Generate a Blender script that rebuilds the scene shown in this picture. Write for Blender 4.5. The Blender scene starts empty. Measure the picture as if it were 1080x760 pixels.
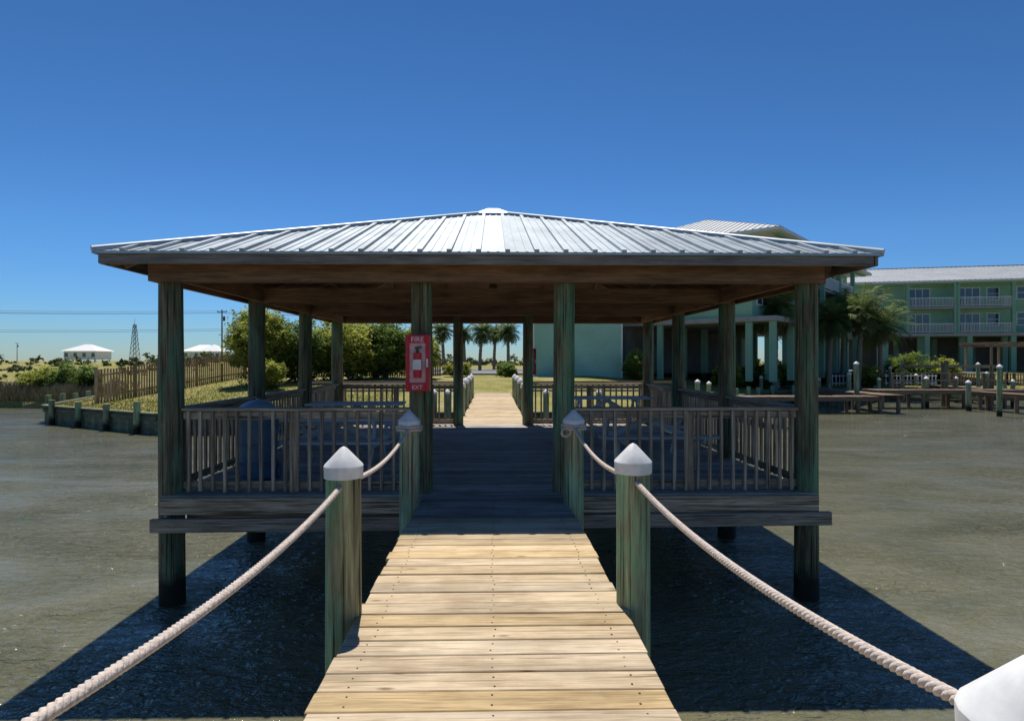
import bpy, math, random, bmesh
from mathutils import Vector, Matrix
random.seed(7)
R=random.random
def U(a,b): return a+(b-a)*random.random()
sc=bpy.context.scene
sc.view_settings.view_transform='Standard'
sc.view_settings.look='None'
sc.view_settings.exposure=0
EYE=1.65; WATER=-1.37

# ---------------------------------------------------------------- materials
def newmat(name):
    m=bpy.data.materials.new(name); m.use_nodes=True
    nt=m.node_tree; b=nt.nodes['Principled BSDF']
    return m,nt,b
def N(nt,t,**k):
    n=nt.nodes.new(t)
    for a,v in k.items():
        if a in n.inputs.keys(): n.inputs[a].default_value=v
        else: setattr(n,a,v)
    return n
def ramp(nt,stops,interp='LINEAR'):
    r=nt.nodes.new('ShaderNodeValToRGB'); r.color_ramp.interpolation=interp
    e=r.color_ramp.elements
    while len(e)<len(stops): e.new(0.5)
    for i,(p,c) in enumerate(stops):
        e[i].position=p; e[i].color=(c[0],c[1],c[2],1)
    return r
def mixc(nt,fac,a,b,mode='MIX'):
    n=nt.nodes.new('ShaderNodeMix'); n.data_type='RGBA'; n.blend_type=mode
    for s,v in ((0,fac),(6,a),(7,b)):
        if hasattr(v,'links'): nt.links.new(v,n.inputs[s])
        elif s==0: n.inputs[0].default_value=v
        else: n.inputs[s].default_value=(v[0],v[1],v[2],1)
    return n.outputs[2]
def math_(nt,op,a,b=None,c=None):
    n=nt.nodes.new('ShaderNodeMath'); n.operation=op
    for i,v in enumerate((a,b,c)):
        if v is None: continue
        if hasattr(v,'links'): nt.links.new(v,n.inputs[i])
        else: n.inputs[i].default_value=v
    return n.outputs[0]

def wood(name,cA,cB,cC,rough=0.8,bump=0.35,varamt=0.5,blotch=0.5,knots=False,wet=False,gs=1.0,crack=False,patch=None,satv=0.3):
    """grain along UV.x (metres)"""
    m,nt,b=newmat(name); L=nt.links.new
    uv=N(nt,'ShaderNodeUVMap'); uv.uv_map='uv'
    at=N(nt,'ShaderNodeAttribute'); at.attribute_name='var'
    off=nt.nodes.new('ShaderNodeVectorMath'); off.operation='SCALE'
    comb=N(nt,'ShaderNodeCombineXYZ'); L(at.outputs['Fac'],comb.inputs[0]); L(at.outputs['Fac'],comb.inputs[1])
    L(comb.outputs[0],off.inputs[0]); off.inputs['Scale'].default_value=37
    add=nt.nodes.new('ShaderNodeVectorMath'); add.operation='ADD'
    L(uv.outputs[0],add.inputs[0]); L(off.outputs[0],add.inputs[1])
    mp=N(nt,'ShaderNodeMapping'); mp.inputs['Scale'].default_value=(2.2*gs,45*gs,1); L(add.outputs[0],mp.inputs[0])
    n1=N(nt,'ShaderNodeTexNoise',Scale=1.0,Detail=5.0,Roughness=0.65); L(mp.outputs[0],n1.inputs['Vector'])
    n1.inputs['Distortion'].default_value=0.6
    r1=ramp(nt,[(0.3,cB),(0.5,cA),(0.72,cC)]); L(n1.outputs['Fac'],r1.inputs[0])
    col=r1.outputs[0]
    mp2=N(nt,'ShaderNodeMapping'); mp2.inputs['Scale'].default_value=(1.3,6,1); L(add.outputs[0],mp2.inputs[0])
    n2=N(nt,'ShaderNodeTexNoise',Scale=1.0,Detail=4.0,Roughness=0.6); L(mp2.outputs[0],n2.inputs['Vector'])
    if patch:
        mp5=N(nt,'ShaderNodeMapping'); mp5.inputs['Scale'].default_value=(0.9,3.5,1); mp5.inputs['Location'].default_value=(5,9,0); L(add.outputs[0],mp5.inputs[0])
        n5=N(nt,'ShaderNodeTexNoise',Scale=1.0,Detail=6.0,Roughness=0.7); L(mp5.outputs[0],n5.inputs['Vector'])
        rp=ramp(nt,[(0.45,(0,0,0)),(0.58,(1,1,1))]); L(n5.outputs['Fac'],rp.inputs[0])
        col=mixc(nt,rp.outputs[0],col,patch)
    r2=ramp(nt,[(0.3,(1-blotch,)*3),(0.6,(1,1,1))]); L(n2.outputs['Fac'],r2.inputs[0])
    c=mixc(nt,1.0,col,r2.outputs[0],'MULTIPLY')
    if crack:
        mp6=N(nt,'ShaderNodeMapping'); mp6.inputs['Scale'].default_value=(0.7,38,1); L(add.outputs[0],mp6.inputs[0])
        n6=N(nt,'ShaderNodeTexNoise',Scale=1.0,Detail=4.0,Roughness=0.6); L(mp6.outputs[0],n6.inputs['Vector'])
        rc=ramp(nt,[(0.36,(0.18,0.16,0.14)),(0.46,(1,1,1)),(0.58,(1,1,1)),(0.68,(1.7,1.7,1.6))]); L(n6.outputs['Fac'],rc.inputs[0])
        c=mixc(nt,1.0,c,rc.outputs[0],'MULTIPLY')
    v=math_(nt,'MULTIPLY_ADD',at.outputs['Fac'],varamt,1-varamt/2)
    hs=N(nt,'ShaderNodeHueSaturation'); L(c,hs.inputs['Color']); L(v,hs.inputs['Value'])
    s=math_(nt,'MULTIPLY_ADD',math_(nt,'FRACT',math_(nt,'MULTIPLY',at.outputs['Fac'],7.31)),satv,1.0-satv*.6); L(s,hs.inputs['Saturation'])
    c=hs.outputs[0]
    if knots:
        mp3=N(nt,'ShaderNodeMapping'); mp3.inputs['Scale'].default_value=(2.2,7,1); L(add.outputs[0],mp3.inputs[0])
        vo=N(nt,'ShaderNodeTexVoronoi',Scale=1.0); L(mp3.outputs[0],vo.inputs['Vector'])
        rk=ramp(nt,[(0.04,(0.25,0.16,0.10)),(0.13,(1,1,1))]); L(vo.outputs['Distance'],rk.inputs[0])
        c=mixc(nt,0.8,c,rk.outputs[0],'MULTIPLY')
        g0=N(nt,'ShaderNodeNewGeometry'); n7=N(nt,'ShaderNodeTexNoise',Scale=1.3,Detail=5.0,Roughness=0.65); L(g0.outputs['Position'],n7.inputs['Vector'])
        r7=ramp(nt,[(0.38,(0.80,0.78,0.75)),(0.54,(1,1,1))]); L(n7.outputs['Fac'],r7.inputs[0]); c=mixc(nt,1.0,c,r7.outputs[0],'MULTIPLY')
        mp8=N(nt,'ShaderNodeMapping'); mp8.inputs['Scale'].default_value=(1.0,60,1); L(add.outputs[0],mp8.inputs[0])
        n8=N(nt,'ShaderNodeTexNoise',Scale=1.0,Detail=3.0,Roughness=0.6); L(mp8.outputs[0],n8.inputs['Vector'])
        r8=ramp(nt,[(0.33,(0.45,0.38,0.32)),(0.42,(1,1,1))]); L(n8.outputs['Fac'],r8.inputs[0]); c=mixc(nt,1.0,c,r8.outputs[0],'MULTIPLY')
    if wet:
        g=N(nt,'ShaderNodeNewGeometry'); sp=N(nt,'ShaderNodeSeparateXYZ'); L(g.outputs['Position'],sp.inputs[0])
        n4=N(nt,'ShaderNodeTexNoise',Scale=6.0,Detail=3.0); L(g.outputs['Position'],n4.inputs['Vector'])
        zz=math_(nt,'MULTIPLY_ADD',n4.outputs['Fac'],0.35,sp.outputs[2])
        mr=N(nt,'ShaderNodeMapRange'); L(zz,mr.inputs[0]); mr.inputs[1].default_value=-0.95; mr.inputs[2].default_value=-0.72
        mr.inputs[3].default_value=1; mr.inputs[4].default_value=0
        c=mixc(nt,mr.outputs[0],c,(0.022,0.022,0.016))
    L(c,b.inputs['Base Color']); b.inputs['Roughness'].default_value=rough
    b.inputs['Specular IOR Level'].default_value=0.3
    bp=N(nt,'ShaderNodeBump',Strength=bump,Distance=0.004); L(n1.outputs['Fac'],bp.inputs['Height']); L(bp.outputs[0],b.inputs['Normal'])
    return m

def plain(name,col,rough=0.6,metal=0.0,noise=0.15,scale=3.0,bump=0.0,spec=0.4,varamt=0.0,stretch=(1,1,1)):
    m,nt,b=newmat(name); L=nt.links.new
    tc=N(nt,'ShaderNodeTexCoord'); mp=N(nt,'ShaderNodeMapping'); L(tc.outputs['Object'],mp.inputs[0])
    mp.inputs['Scale'].default_value=stretch
    n=N(nt,'ShaderNodeTexNoise',Scale=scale,Detail=5.0,Roughness=0.6); L(mp.outputs[0],n.inputs['Vector'])
    r=ramp(nt,[(0.3,tuple(c*(1-noise) for c in col)),(0.7,tuple(min(1,c*(1+noise)) for c in col))]); L(n.outputs['Fac'],r.inputs[0])
    c=r.outputs[0]
    if varamt:
        at=N(nt,'ShaderNodeAttribute'); at.attribute_name='var'
        v=math_(nt,'MULTIPLY_ADD',at.outputs['Fac'],varamt,1-varamt/2)
        hs=N(nt,'ShaderNodeHueSaturation'); L(c,hs.inputs['Color']); L(v,hs.inputs['Value']); c=hs.outputs[0]
    L(c,b.inputs['Base Color']); b.inputs['Roughness'].default_value=rough; b.inputs['Metallic'].default_value=metal
    b.inputs['Specular IOR Level'].default_value=spec
    if bump:
        bp=N(nt,'ShaderNodeBump',Strength=bump,Distance=0.01); L(n.outputs['Fac'],bp.inputs['Height']); L(bp.outputs[0],b.inputs['Normal'])
    return m
def leafmat(name,dark,light,trans=0.25):
    m,nt,b=newmat(name); L=nt.links.new
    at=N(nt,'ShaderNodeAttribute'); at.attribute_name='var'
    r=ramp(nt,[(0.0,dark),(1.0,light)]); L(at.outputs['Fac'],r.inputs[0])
    L(r.outputs[0],b.inputs['Base Color']); b.inputs['Roughness'].default_value=0.65
    b.inputs['Specular IOR Level'].default_value=0.2
    if trans>0:
        tr=N(nt,'ShaderNodeBsdfTranslucent'); L(r.outputs[0],tr.inputs[0])
        mx=N(nt,'ShaderNodeMixShader'); mx.inputs[0].default_value=trans
        L(b.outputs[0],mx.inputs[1]); L(tr.outputs[0],mx.inputs[2])
        L(mx.outputs[0],nt.nodes['Material Output'].inputs[0])
    return m

M_new=wood('pine_planks',(0.66,0.50,0.295),(0.43,0.30,0.165),(0.78,0.64,0.43),varamt=0.40,blotch=0.32,knots=True,satv=.35)
M_roofshade=wood('roof_shade_planks',(0.36,0.32,0.28),(0.19,0.165,0.14),(0.48,0.44,0.39),varamt=0.5,blotch=0.4,knots=True)  # greyer plank colour with the pavilion roof's shadow painted in
M_deck=wood('silvered_deck_wood',(0.55,0.50,0.44),(0.30,0.27,0.23),(0.68,0.63,0.56),varamt=0.6,blotch=0.35,knots=True)
M_table=wood('bleached_table_wood',(0.72,0.72,0.70),(0.52,0.52,0.50),(0.84,0.84,0.82),varamt=0.25,blotch=0.2)
M_rail=wood('weathered_rail_wood',(0.46,0.35,0.25),(0.21,0.15,0.105),(0.63,0.52,0.40),varamt=0.6,blotch=0.45,crack=True)
M_beam=wood('beam_wood',(0.27,0.15,0.085),(0.15,0.08,0.045),(0.36,0.225,0.14),varamt=0.5,blotch=0.5)
M_fascia=wood('fascia_wood',(0.27,0.235,0.205),(0.15,0.125,0.105),(0.37,0.33,0.29),varamt=0.3,blotch=0.5)
M_post=wood('treated_piling',(0.23,0.19,0.11),(0.09,0.075,0.045),(0.33,0.29,0.19),varamt=0.4,blotch=0.6,wet=True,bump=0.8,gs=0.8,crack=True,patch=(0.16,0.275,0.165))
M_gpost=wood('green_piling',(0.36,0.35,0.20),(0.16,0.15,0.085),(0.48,0.48,0.31),varamt=0.3,blotch=0.5,wet=True,bump=0.8,gs=0.8,crack=True,patch=(0.27,0.47,0.27))
M_fence=wood('fence_wood',(0.40,0.27,0.16),(0.22,0.145,0.09),(0.52,0.38,0.25),varamt=0.7,blotch=0.4)
M_bulk=wood('bulkhead_wood',(0.20,0.22,0.14),(0.10,0.10,0.06),(0.32,0.34,0.22),varamt=0.6,blotch=0.5)
M_dock=wood('dock_wood',(0.25,0.175,0.12),(0.13,0.09,0.06),(0.38,0.29,0.21),varamt=0.6,blotch=0.4)
M_roof=plain('galvanised_metal',(0.38,0.43,0.46),rough=0.45,metal=0.3,noise=0.2,scale=1.6,varamt=0.28)
M_white=plain('white_vinyl',(0.76,0.76,0.74),rough=0.5,noise=0.14,scale=12)
M_rope=plain('rope_fibre',(0.62,0.53,0.46),rough=0.95,noise=0.25,scale=60,bump=0.6)
M_red=plain('red_paint',(0.60,0.02,0.035),rough=0.35,noise=0.2,scale=8)
M_pane=plain('cabinet_pane',(0.62,0.36,0.36),rough=0.15,noise=0.3,scale=10)
M_blue=plain('blue_plastic',(0.08,0.16,0.26),rough=0.45,noise=0.15,scale=5)
M_lid=plain('lid_plastic',(0.24,0.36,0.45),rough=0.4,noise=0.1,scale=5)
M_mint=plain('mint_siding',(0.29,0.52,0.36),rough=0.75,noise=0.10,scale=0.6)
M_mintd=plain('mint_trim',(0.25,0.45,0.32),rough=0.7,noise=0.08,scale=1)
M_teal=plain('teal_siding',(0.36,0.61,0.52),rough=0.7,noise=0.12,scale=0.5)
M_glass=plain('window_glass',(0.05,0.08,0.11),rough=0.08,noise=0.4,scale=0.8,spec=0.8)
M_wtrim=plain('white_trim',(0.80,0.81,0.80),rough=0.6,noise=0.05)
M_hroof=plain('metal_roofing',(0.44,0.46,0.47),rough=0.5,metal=0.2,noise=0.1,scale=0.5)
M_conc=plain('concrete',(0.38,0.37,0.34),rough=0.85,noise=0.15,scale=2)
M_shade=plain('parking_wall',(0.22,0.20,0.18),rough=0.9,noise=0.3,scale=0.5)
M_pole=plain('pole_wood',(0.10,0.08,0.06),rough=0.9)
M_trunk=plain('palm_trunk_bark',(0.25,0.20,0.15),rough=0.9,noise=0.4,scale=6,bump=0.8,stretch=(1,1,4))
M_bark=plain('bark',(0.14,0.11,0.08),rough=0.9,noise=0.3,scale=6)
M_palm=leafmat('palm_frond',(0.05,0.085,0.025),(0.22,0.29,0.085),.3)
M_dead=leafmat('dead_frond',(0.16,0.11,0.06),(0.32,0.24,0.13),0)
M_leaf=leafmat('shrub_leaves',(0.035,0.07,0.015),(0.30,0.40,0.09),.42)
M_leafy=leafmat('yellow_green_shrub_leaves',(0.08,0.12,0.02),(0.55,0.57,0.12),.48)  # yellower, paler leaf colour used on whole shrubs
M_scrub=leafmat('scrub_leaves',(0.04,0.06,0.022),(0.20,0.22,0.09),0)
M_marsh=leafmat('marsh_blades',(0.14,0.12,0.06),(0.46,0.39,0.23),0)
M_grass=leafmat('grass_blades',(0.16,0.155,0.03),(0.50,0.44,0.12),0)
M_asph=plain('asphalt',(0.20,0.195,0.19),rough=0.9,noise=0.2,scale=1)
for m in (M_mint,M_teal):
    nt=m.node_tree; b=nt.nodes['Principled BSDF']
    tc=N(nt,'ShaderNodeTexCoord'); w=N(nt,'ShaderNodeTexWave',Scale=1.6,Distortion=0.0); w.bands_direction='Z'; w.wave_profile='SAW'
    nt.links.new(tc.outputs['Object'],w.inputs['Vector'])
    bp=N(nt,'ShaderNodeBump',Strength=0.7,Distance=0.03); nt.links.new(w.outputs['Fac'],bp.inputs['Height']); nt.links.new(bp.outputs[0],b.inputs['Normal'])

# ---------------------------------------------------------------- builder
class B:
    def __init__(s): s.V=[];s.F=[];s.UV=[];s.A=[];s.M=[];s.S=[]
    def face(s,pts,uvs=None,var=0.5,m=0,smooth=False):
        i=len(s.V); s.V+= [tuple(p) for p in pts]; s.F.append(tuple(range(i,i+len(pts))))
        s.UV+= uvs if uvs else [(0,0)]*len(pts); s.A.append(var); s.M.append(m); s.S.append(smooth)
    def beam(s,p0,p1,w,h,up=(0,0,1),var=None,m=0,taper=1.0):
        p0=Vector(p0);p1=Vector(p1); d=(p1-p0); Ln=d.length; d=d/Ln
        up=Vector(up); side=d.cross(up)
        if side.length<1e-4: side=d.cross(Vector((0,1,0)))
        side.normalize(); up=side.cross(d).normalized()
        var=R() if var is None else var
        i=len(s.V)
        for p,k in ((p0,1.0),(p1,taper)):
            for a,b in ((-1,-1),(1,-1),(1,1),(-1,1)):
                s.V.append(tuple(p+side*(a*w/2*k)+up*(b*h/2*k)))
        fs=[((0,1,5,4),'s'),((1,2,6,5),'h'),((2,3,7,6),'s'),((3,0,4,7),'h'),((3,2,1,0),'e'),((4,5,6,7),'e')]
        sg=[(-1,-1),(1,-1),(1,1),(-1,1)]
        for f,k in fs:
            s.F.append(tuple(i+q for q in f)); s.A.append(var); s.M.append(m); s.S.append(False)
            for q in f:
                l=0 if q<4 else Ln; a,b=sg[q%4]
                if k=='s': s.UV.append((l,a*w/2+(h if b>0 else 0)))
                elif k=='h': s.UV.append((l,b*h/2+0.3+(w if a>0 else 0)))
                else: s.UV.append((a*w/2*0.3,b*h/2))
    def box(s,x0,x1,y0,y1,z0,z1,var=None,m=0):
        dx,dy,dz=x1-x0,y1-y0,z1-z0
        cx,cy,cz=(x0+x1)/2,(y0+y1)/2,(z0+z1)/2
        if dx>=dy and dx>=dz: s.beam((x0,cy,cz),(x1,cy,cz),dy,dz,var=var,m=m)
        elif dy>=dz: s.beam((cx,y0,cz),(cx,y1,cz),dx,dz,var=var,m=m)
        else: s.beam((cx,cy,z0),(cx,cy,z1),dx,dy,up=(0,1,0),var=var,m=m)
    def cyl(s,p0,p1,r0,r1,n=16,var=None,m=0,caps=True,rings=1,wob=0.0):
        p0=Vector(p0);p1=Vector(p1);d=(p1-p0);Ln=d.length;d.normalize()
        a=d.orthogonal().normalized(); b=d.cross(a)
        var=R() if var is None else var
        base=len(s.V); ph=R()*6
        for k in range(rings+1):
            t=k/rings; r=r0+(r1-r0)*t
            for j in range(n):
                th=2*math.pi*j/n
                rr=r*(1+wob*math.sin(th*2+ph)+wob*0.6*math.sin(th*5+ph*2+t*3)+wob*0.5*math.sin(t*9+ph))
                s.V.append(tuple(p0+d*(Ln*t)+a*(rr*math.cos(th))+b*(rr*math.sin(th))))
        for k in range(rings):
            for j in range(n):
                j2=(j+1)%n
                s.F.append((base+k*n+j,base+k*n+j2,base+(k+1)*n+j2,base+(k+1)*n+j)); s.A.append(var); s.M.append(m); s.S.append(True)
                u0=Ln*k/rings;u1=Ln*(k+1)/rings; v0=j/n*2*math.pi*r0; v1=(j+1)/n*2*math.pi*r0
                s.UV+=[(u0,v0),(u0,v1),(u1,v1),(u1,v0)]
        if caps:
            top=[s.V[base+rings*n+j] for j in range(n)]; bot=[s.V[base+n-1-j] for j in range(n)]
            for c in (top,bot): s.face(c,[(q[0]*0.3,q[1]) for q in c],var,m)
    def tube(s,pts,r,n=6,var=None,m=0):
        var=R() if var is None else var
        base=len(s.V); P=[Vector(p) for p in pts]
        for k,p in enumerate(P):
            d=(P[min(k+1,len(P)-1)]-P[max(k-1,0)]).normalized()
            ref=Vector((0,0,1)) if abs(d.z)<0.93 else Vector((1,0,0))
            a=d.cross(ref).normalized(); b=a.cross(d)
            for j in range(n):
                th=2*math.pi*j/n; s.V.append(tuple(p+a*(r*math.cos(th))+b*(r*math.sin(th))))
        for k in range(len(P)-1):
            for j in range(n):
                j2=(j+1)%n
                s.F.append((base+k*n+j,base+k*n+j2,base+(k+1)*n+j2,base+(k+1)*n+j)); s.A.append(var); s.M.append(m); s.S.append(True)
                s.UV+=[(k*.01,j*.01)]*4
    def rope(s,path,r=0.009,pitch=0.075):
        P=[Vector(p) for p in path]
        L=[0]
        for i in range(1,len(P)): L.append(L[-1]+(P[i]-P[i-1]).length)
        tot=L[-1]; n=max(8,int(tot/pitch*10)); strands=[[],[],[]]; j=0
        for k in range(n+1):
            l=tot*k/n
            while j<len(L)-2 and L[j+1]<l: j+=1
            t=(l-L[j])/max(1e-9,L[j+1]-L[j]); p=P[j].lerp(P[j+1],t); d=(P[j+1]-P[j]).normalized()
            ref=Vector((0,0,1)) if abs(d.z)<0.93 else Vector((1,0,0))
            a=d.cross(ref).normalized(); b=a.cross(d)
            for q in range(3):
                th=2*math.pi*(l/pitch+q/3)
                strands[q].append(p+a*(r*1.0*math.cos(th))+b*(r*1.0*math.sin(th)))
        for st in strands: s.tube(st,r*1.12,n=6)
    def obj(s,name,mats,parent=None,bevel=0,loc=None):
        me=bpy.data.meshes.new(name); me.from_pydata(s.V,[],s.F)
        for m in (mats if isinstance(mats,(list,tuple)) else [mats]): me.materials.append(m)
        uv=me.uv_layers.new(name='uv'); uv.data.foreach_set('uv',[c for q in s.UV for c in q])
        at=me.attributes.new('var','FLOAT','FACE'); at.data.foreach_set('value',s.A)
        me.polygons.foreach_set('material_index',s.M); me.polygons.foreach_set('use_smooth',s.S)
        me.update()
        o=bpy.data.objects.new(name,me); sc.collection.objects.link(o)
        if parent: o.parent=parent
        if loc: o.location=loc
        if bevel:
            md=o.modifiers.new('bevel','BEVEL'); md.width=bevel; md.segments=1; md.limit_method='ANGLE'
        return o
def empty(name,loc=(0,0,0),rz=0):
    e=bpy.data.objects.new(name,None); sc.collection.objects.link(e); e.location=loc; e.rotation_euler=(0,0,rz); e.empty_display_size=0.3
    return e

# ---------------------------------------------------------------- world, sun, camera
sd=Vector((0.07,-0.44,-1.0)).normalized()
el=math.asin(-sd.z); az=math.atan2(-sd.x,-sd.y)
w=bpy.data.worlds.new('World'); sc.world=w; w.use_nodes=True; nt=w.node_tree
bg=nt.nodes['Background']; sk=nt.nodes.new('ShaderNodeTexSky'); sk.sky_type='NISHITA'; sk.sun_disc=False
sk.sun_elevation=el; sk.sun_rotation=az; sk.air_density=1.0; sk.dust_density=0.0; sk.ozone_density=2.0; sk.altitude=300
v1=nt.nodes.new('ShaderNodeVectorMath'); v1.operation='SCALE'; v1.inputs['Scale'].default_value=0.11
gm=nt.nodes.new('ShaderNodeGamma'); gm.inputs[1].default_value=1.6
v2=nt.nodes.new('ShaderNodeVectorMath'); v2.operation='MULTIPLY'; v2.inputs[1].default_value=(5.8,8.4,9.0)
tcw=nt.nodes.new('ShaderNodeTexCoord'); spw=nt.nodes.new('ShaderNodeSeparateXYZ'); nt.links.new(tcw.outputs['Generated'],spw.inputs[0])
rw=ramp(nt,[(0.0,(.52,.52,.80)),(0.07,(.66,.68,.93)),(0.18,(.88,.88,1.0)),(0.4,(1,1,1))]); nt.links.new(spw.outputs[2],rw.inputs[0])
v3=nt.nodes.new('ShaderNodeVectorMath'); v3.operation='MULTIPLY'
nt.links.new(sk.outputs[0],v1.inputs[0]); nt.links.new(v1.outputs[0],gm.inputs[0]); nt.links.new(gm.outputs[0],v2.inputs[0])
nt.links.new(v2.outputs[0],v3.inputs[0]); nt.links.new(rw.outputs[0],v3.inputs[1])
nt.links.new(v3.outputs[0],bg.inputs[0]); bg.inputs[1].default_value=0.12
sun=bpy.data.lights.new('sun','SUN'); sun.energy=5.0; sun.angle=math.radians(0.5); sun.color=(1,0.95,0.87)
so=bpy.data.objects.new('sun',sun); sc.collection.objects.link(so); so.rotation_euler=sd.to_track_quat('-Z','Y').to_euler(); so.location=(0,10,30)
cam=bpy.data.cameras.new('camera'); cam.sensor_width=36; cam.lens=643/1080*36; cam.clip_end=5000; cam.clip_start=0.05
cam.shift_x=0.006
co=bpy.data.objects.new('camera',cam); sc.collection.objects.link(co); co.location=(0,0,EYE); co.rotation_euler=(math.radians(90),0,math.radians(-1.2))
sc.camera=co

# ---------------------------------------------------------------- water
m,nt,b=newmat('murky_water'); L=nt.links.new
g=N(nt,'ShaderNodeTexCoord')
def wn(scale,st,det=3,dist=0.0,rot=0):
    mp=N(nt,'ShaderNodeMapping'); mp.inputs['Scale'].default_value=st; mp.inputs['Rotation'].default_value=(0,0,rot); L(g.outputs['Object'],mp.inputs[0])
    n=N(nt,'ShaderNodeTexNoise',Scale=scale,Detail=float(det),Roughness=0.55); n.inputs['Distortion'].default_value=dist; L(mp.outputs[0],n.inputs['Vector']); return n.outputs['Fac']
a1=wn(1.5,(1,1.9,1),2,0.6,0.25); a2=wn(4.2,(1,1.9,1),3,1.0,-0.15); a3=wn(0.22,(1,2.2,1),5,1.0); a4=wn(11,(1,1.6,1),2,0.5,0.3); a5=wn(0.12,(1,2.5,1),4,1.5)
h=math_(nt,'ADD',math_(nt,'MULTIPLY',a1,.6),math_(nt,'MULTIPLY_ADD',a2,0.55,math_(nt,'MULTIPLY',a4,0.2)))
mr=N(nt,'ShaderNodeMapRange'); L(a5,mr.inputs[0]); mr.inputs[1].default_value=.4; mr.inputs[2].default_value=.62; mr.inputs[3].default_value=.35; mr.inputs[4].default_value=1.0
bp=N(nt,'ShaderNodeBump',Distance=0.24); L(mr.outputs[0],bp.inputs['Strength']); L(h,bp.inputs['Height'])
r=ramp(nt,[(0.3,(0.125,0.125,0.070)),(0.7,(0.210,0.200,0.125))]); L(a3,r.inputs[0]); L(r.outputs[0],b.inputs['Base Color'])
b.inputs['Roughness'].default_value=0.03; b.inputs['IOR'].default_value=1.5; b.inputs['Specular IOR Level'].default_value=0.6; L(bp.outputs[0],b.inputs['Normal'])
M_water=m
bb=B(); bb.face([(-900,-300,WATER),(900,-300,WATER),(900,900,WATER),(-900,900,WATER)]); bb.obj('water',M_water)

# ---------------------------------------------------------------- ground
SH=[(-900,70),(-60,41),(-30,39.5),(-24.2,38),(-21.6,30),(-13.6,25.2),(-6,25.6),(6,25.6),(9,31),(18,41),(26,46),(60,46),(900,60)]
def ysh(x):
    for (xa,ya),(xb,yb) in zip(SH,SH[1:]):
        if xa<=x<=xb: return ya+(yb-ya)*(x-xa)/(xb-xa)
    return 60
def sm(t): t=max(0,min(1,t)); return t*t*(3-2*t)
def gz(x,y):
    t=y-ysh(x)
    z=-0.55+1.0*sm(t/18)
    if x<-24.2: z-=0.45*(1-sm(t/8))*sm((-24.2-x)/2)
    z+=0.06*math.sin(x*.7)*math.sin(y*.5)*sm(t/4)
    if x<-30: z+=sm((y-70)/60)*(0.5+0.35*math.sin(x*.05+y*.03))
    return z
xs=[-900,-600,-400,-250,-160,-110,-80]+[-60+i*1.0 for i in range(0,121)]+[80,110,160,250,400,600,900]
ts=[0,0.01,0.5,1,2,3,4.5,6,8,10,12,14,16,18,21,25,30,36,45,60,80,110,160,260,450,900]
bb=B()
grid=[]
for i,x in enumerate(xs):
    col=[]
    for k,t in enumerate(ts):
        y=ysh(x)+t; z=gz(x,y) if k else -3.0
        col.append(len(bb.V)); bb.V.append((x,y,z))
    grid.append(col)
for i in range(len(xs)-1):
    for k in range(len(ts)-1):
        bb.F.append((grid[i][k],grid[i+1][k],grid[i+1][k+1],grid[i][k+1])); bb.A.append(0.5); bb.M.append(0); bb.S.append(True); bb.UV+=[(0,0)]*4
m,nt,b=newmat('coastal_ground'); L=nt.links.new
tc=N(nt,'ShaderNodeTexCoord')
n1=N(nt,'ShaderNodeTexNoise',Scale=0.35,Detail=8.0,Roughness=0.7); L(tc.outputs['Object'],n1.inputs['Vector'])
n2=N(nt,'ShaderNodeTexNoise',Scale=7.0,Detail=6.0,Roughness=0.7); L(tc.outputs['Object'],n2.inputs['Vector'])
r1=ramp(nt,[(0.36,(0.42,0.36,0.24)),(0.46,(0.35,0.31,0.11)),(0.6,(0.23,0.24,0.065))]); L(n1.outputs['Fac'],r1.inputs[0])
r2=ramp(nt,[(0.3,(0.6,0.6,0.6)),(0.7,(1.15,1.15,1.15))]); L(n2.outputs['Fac'],r2.inputs[0])
L(mixc(nt,1.0,r1.outputs[0],r2.outputs[0],'MULTIPLY'),b.inputs['Base Color']); b.inputs['Roughness'].default_value=0.95; b.inputs['Specular IOR Level'].default_value=0.1
bp=N(nt,'ShaderNodeBump',Strength=0.6,Distance=0.08); L(n2.outputs['Fac'],bp.inputs['Height']); L(bp.outputs[0],b.inputs['Normal'])
bb.obj('ground',m)
bb=B(); bb.face([(-8,50,.57),(45,50,.57),(45,78,.57),(-8,78,.57)]); bb.obj('parking_pavement',M_asph)

# ---------------------------------------------------------------- bulkhead
bb=B()
for (xa,ya),(xb,yb) in zip(SH[3:11],SH[4:12]):
    a=Vector((xa,ya,0));c=Vector((xb,yb,0)); d=c-a; n=max(1,int(d.length/0.3)); nrm=Vector((d.y,-d.x,0)).normalized()
    for k in range(n):
        p=a+d*((k+.5)/n)+nrm*0.08; s_=d.normalized()*(d.length/n*0.48)
        bb.beam(p-s_+Vector((0,0,-1.2)),p+s_+Vector((0,0,-1.2)),0.06,1.3)
    bb.beam(a+nrm*0.12+Vector((0,0,-0.52)),c+nrm*0.12+Vector((0,0,-0.52)),0.3,0.06)
    bb.beam(a+nrm*0.15+Vector((0,0,-0.72)),c+nrm*0.15+Vector((0,0,-0.72)),0.08,0.18)
    n=max(1,int(d.length/1.9))
    for k in range(n):
        p=a+d*((k+.5)/n)+nrm*0.31
        bb.cyl(p+Vector((0,0,-2.5)),p+Vector((U(-.05,.05),0,U(-0.25,0.0))),0.14,0.13,12,rings=3,wob=.03,m=1)
bb.obj('bulkhead',[M_bulk,M_gpost])

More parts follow.
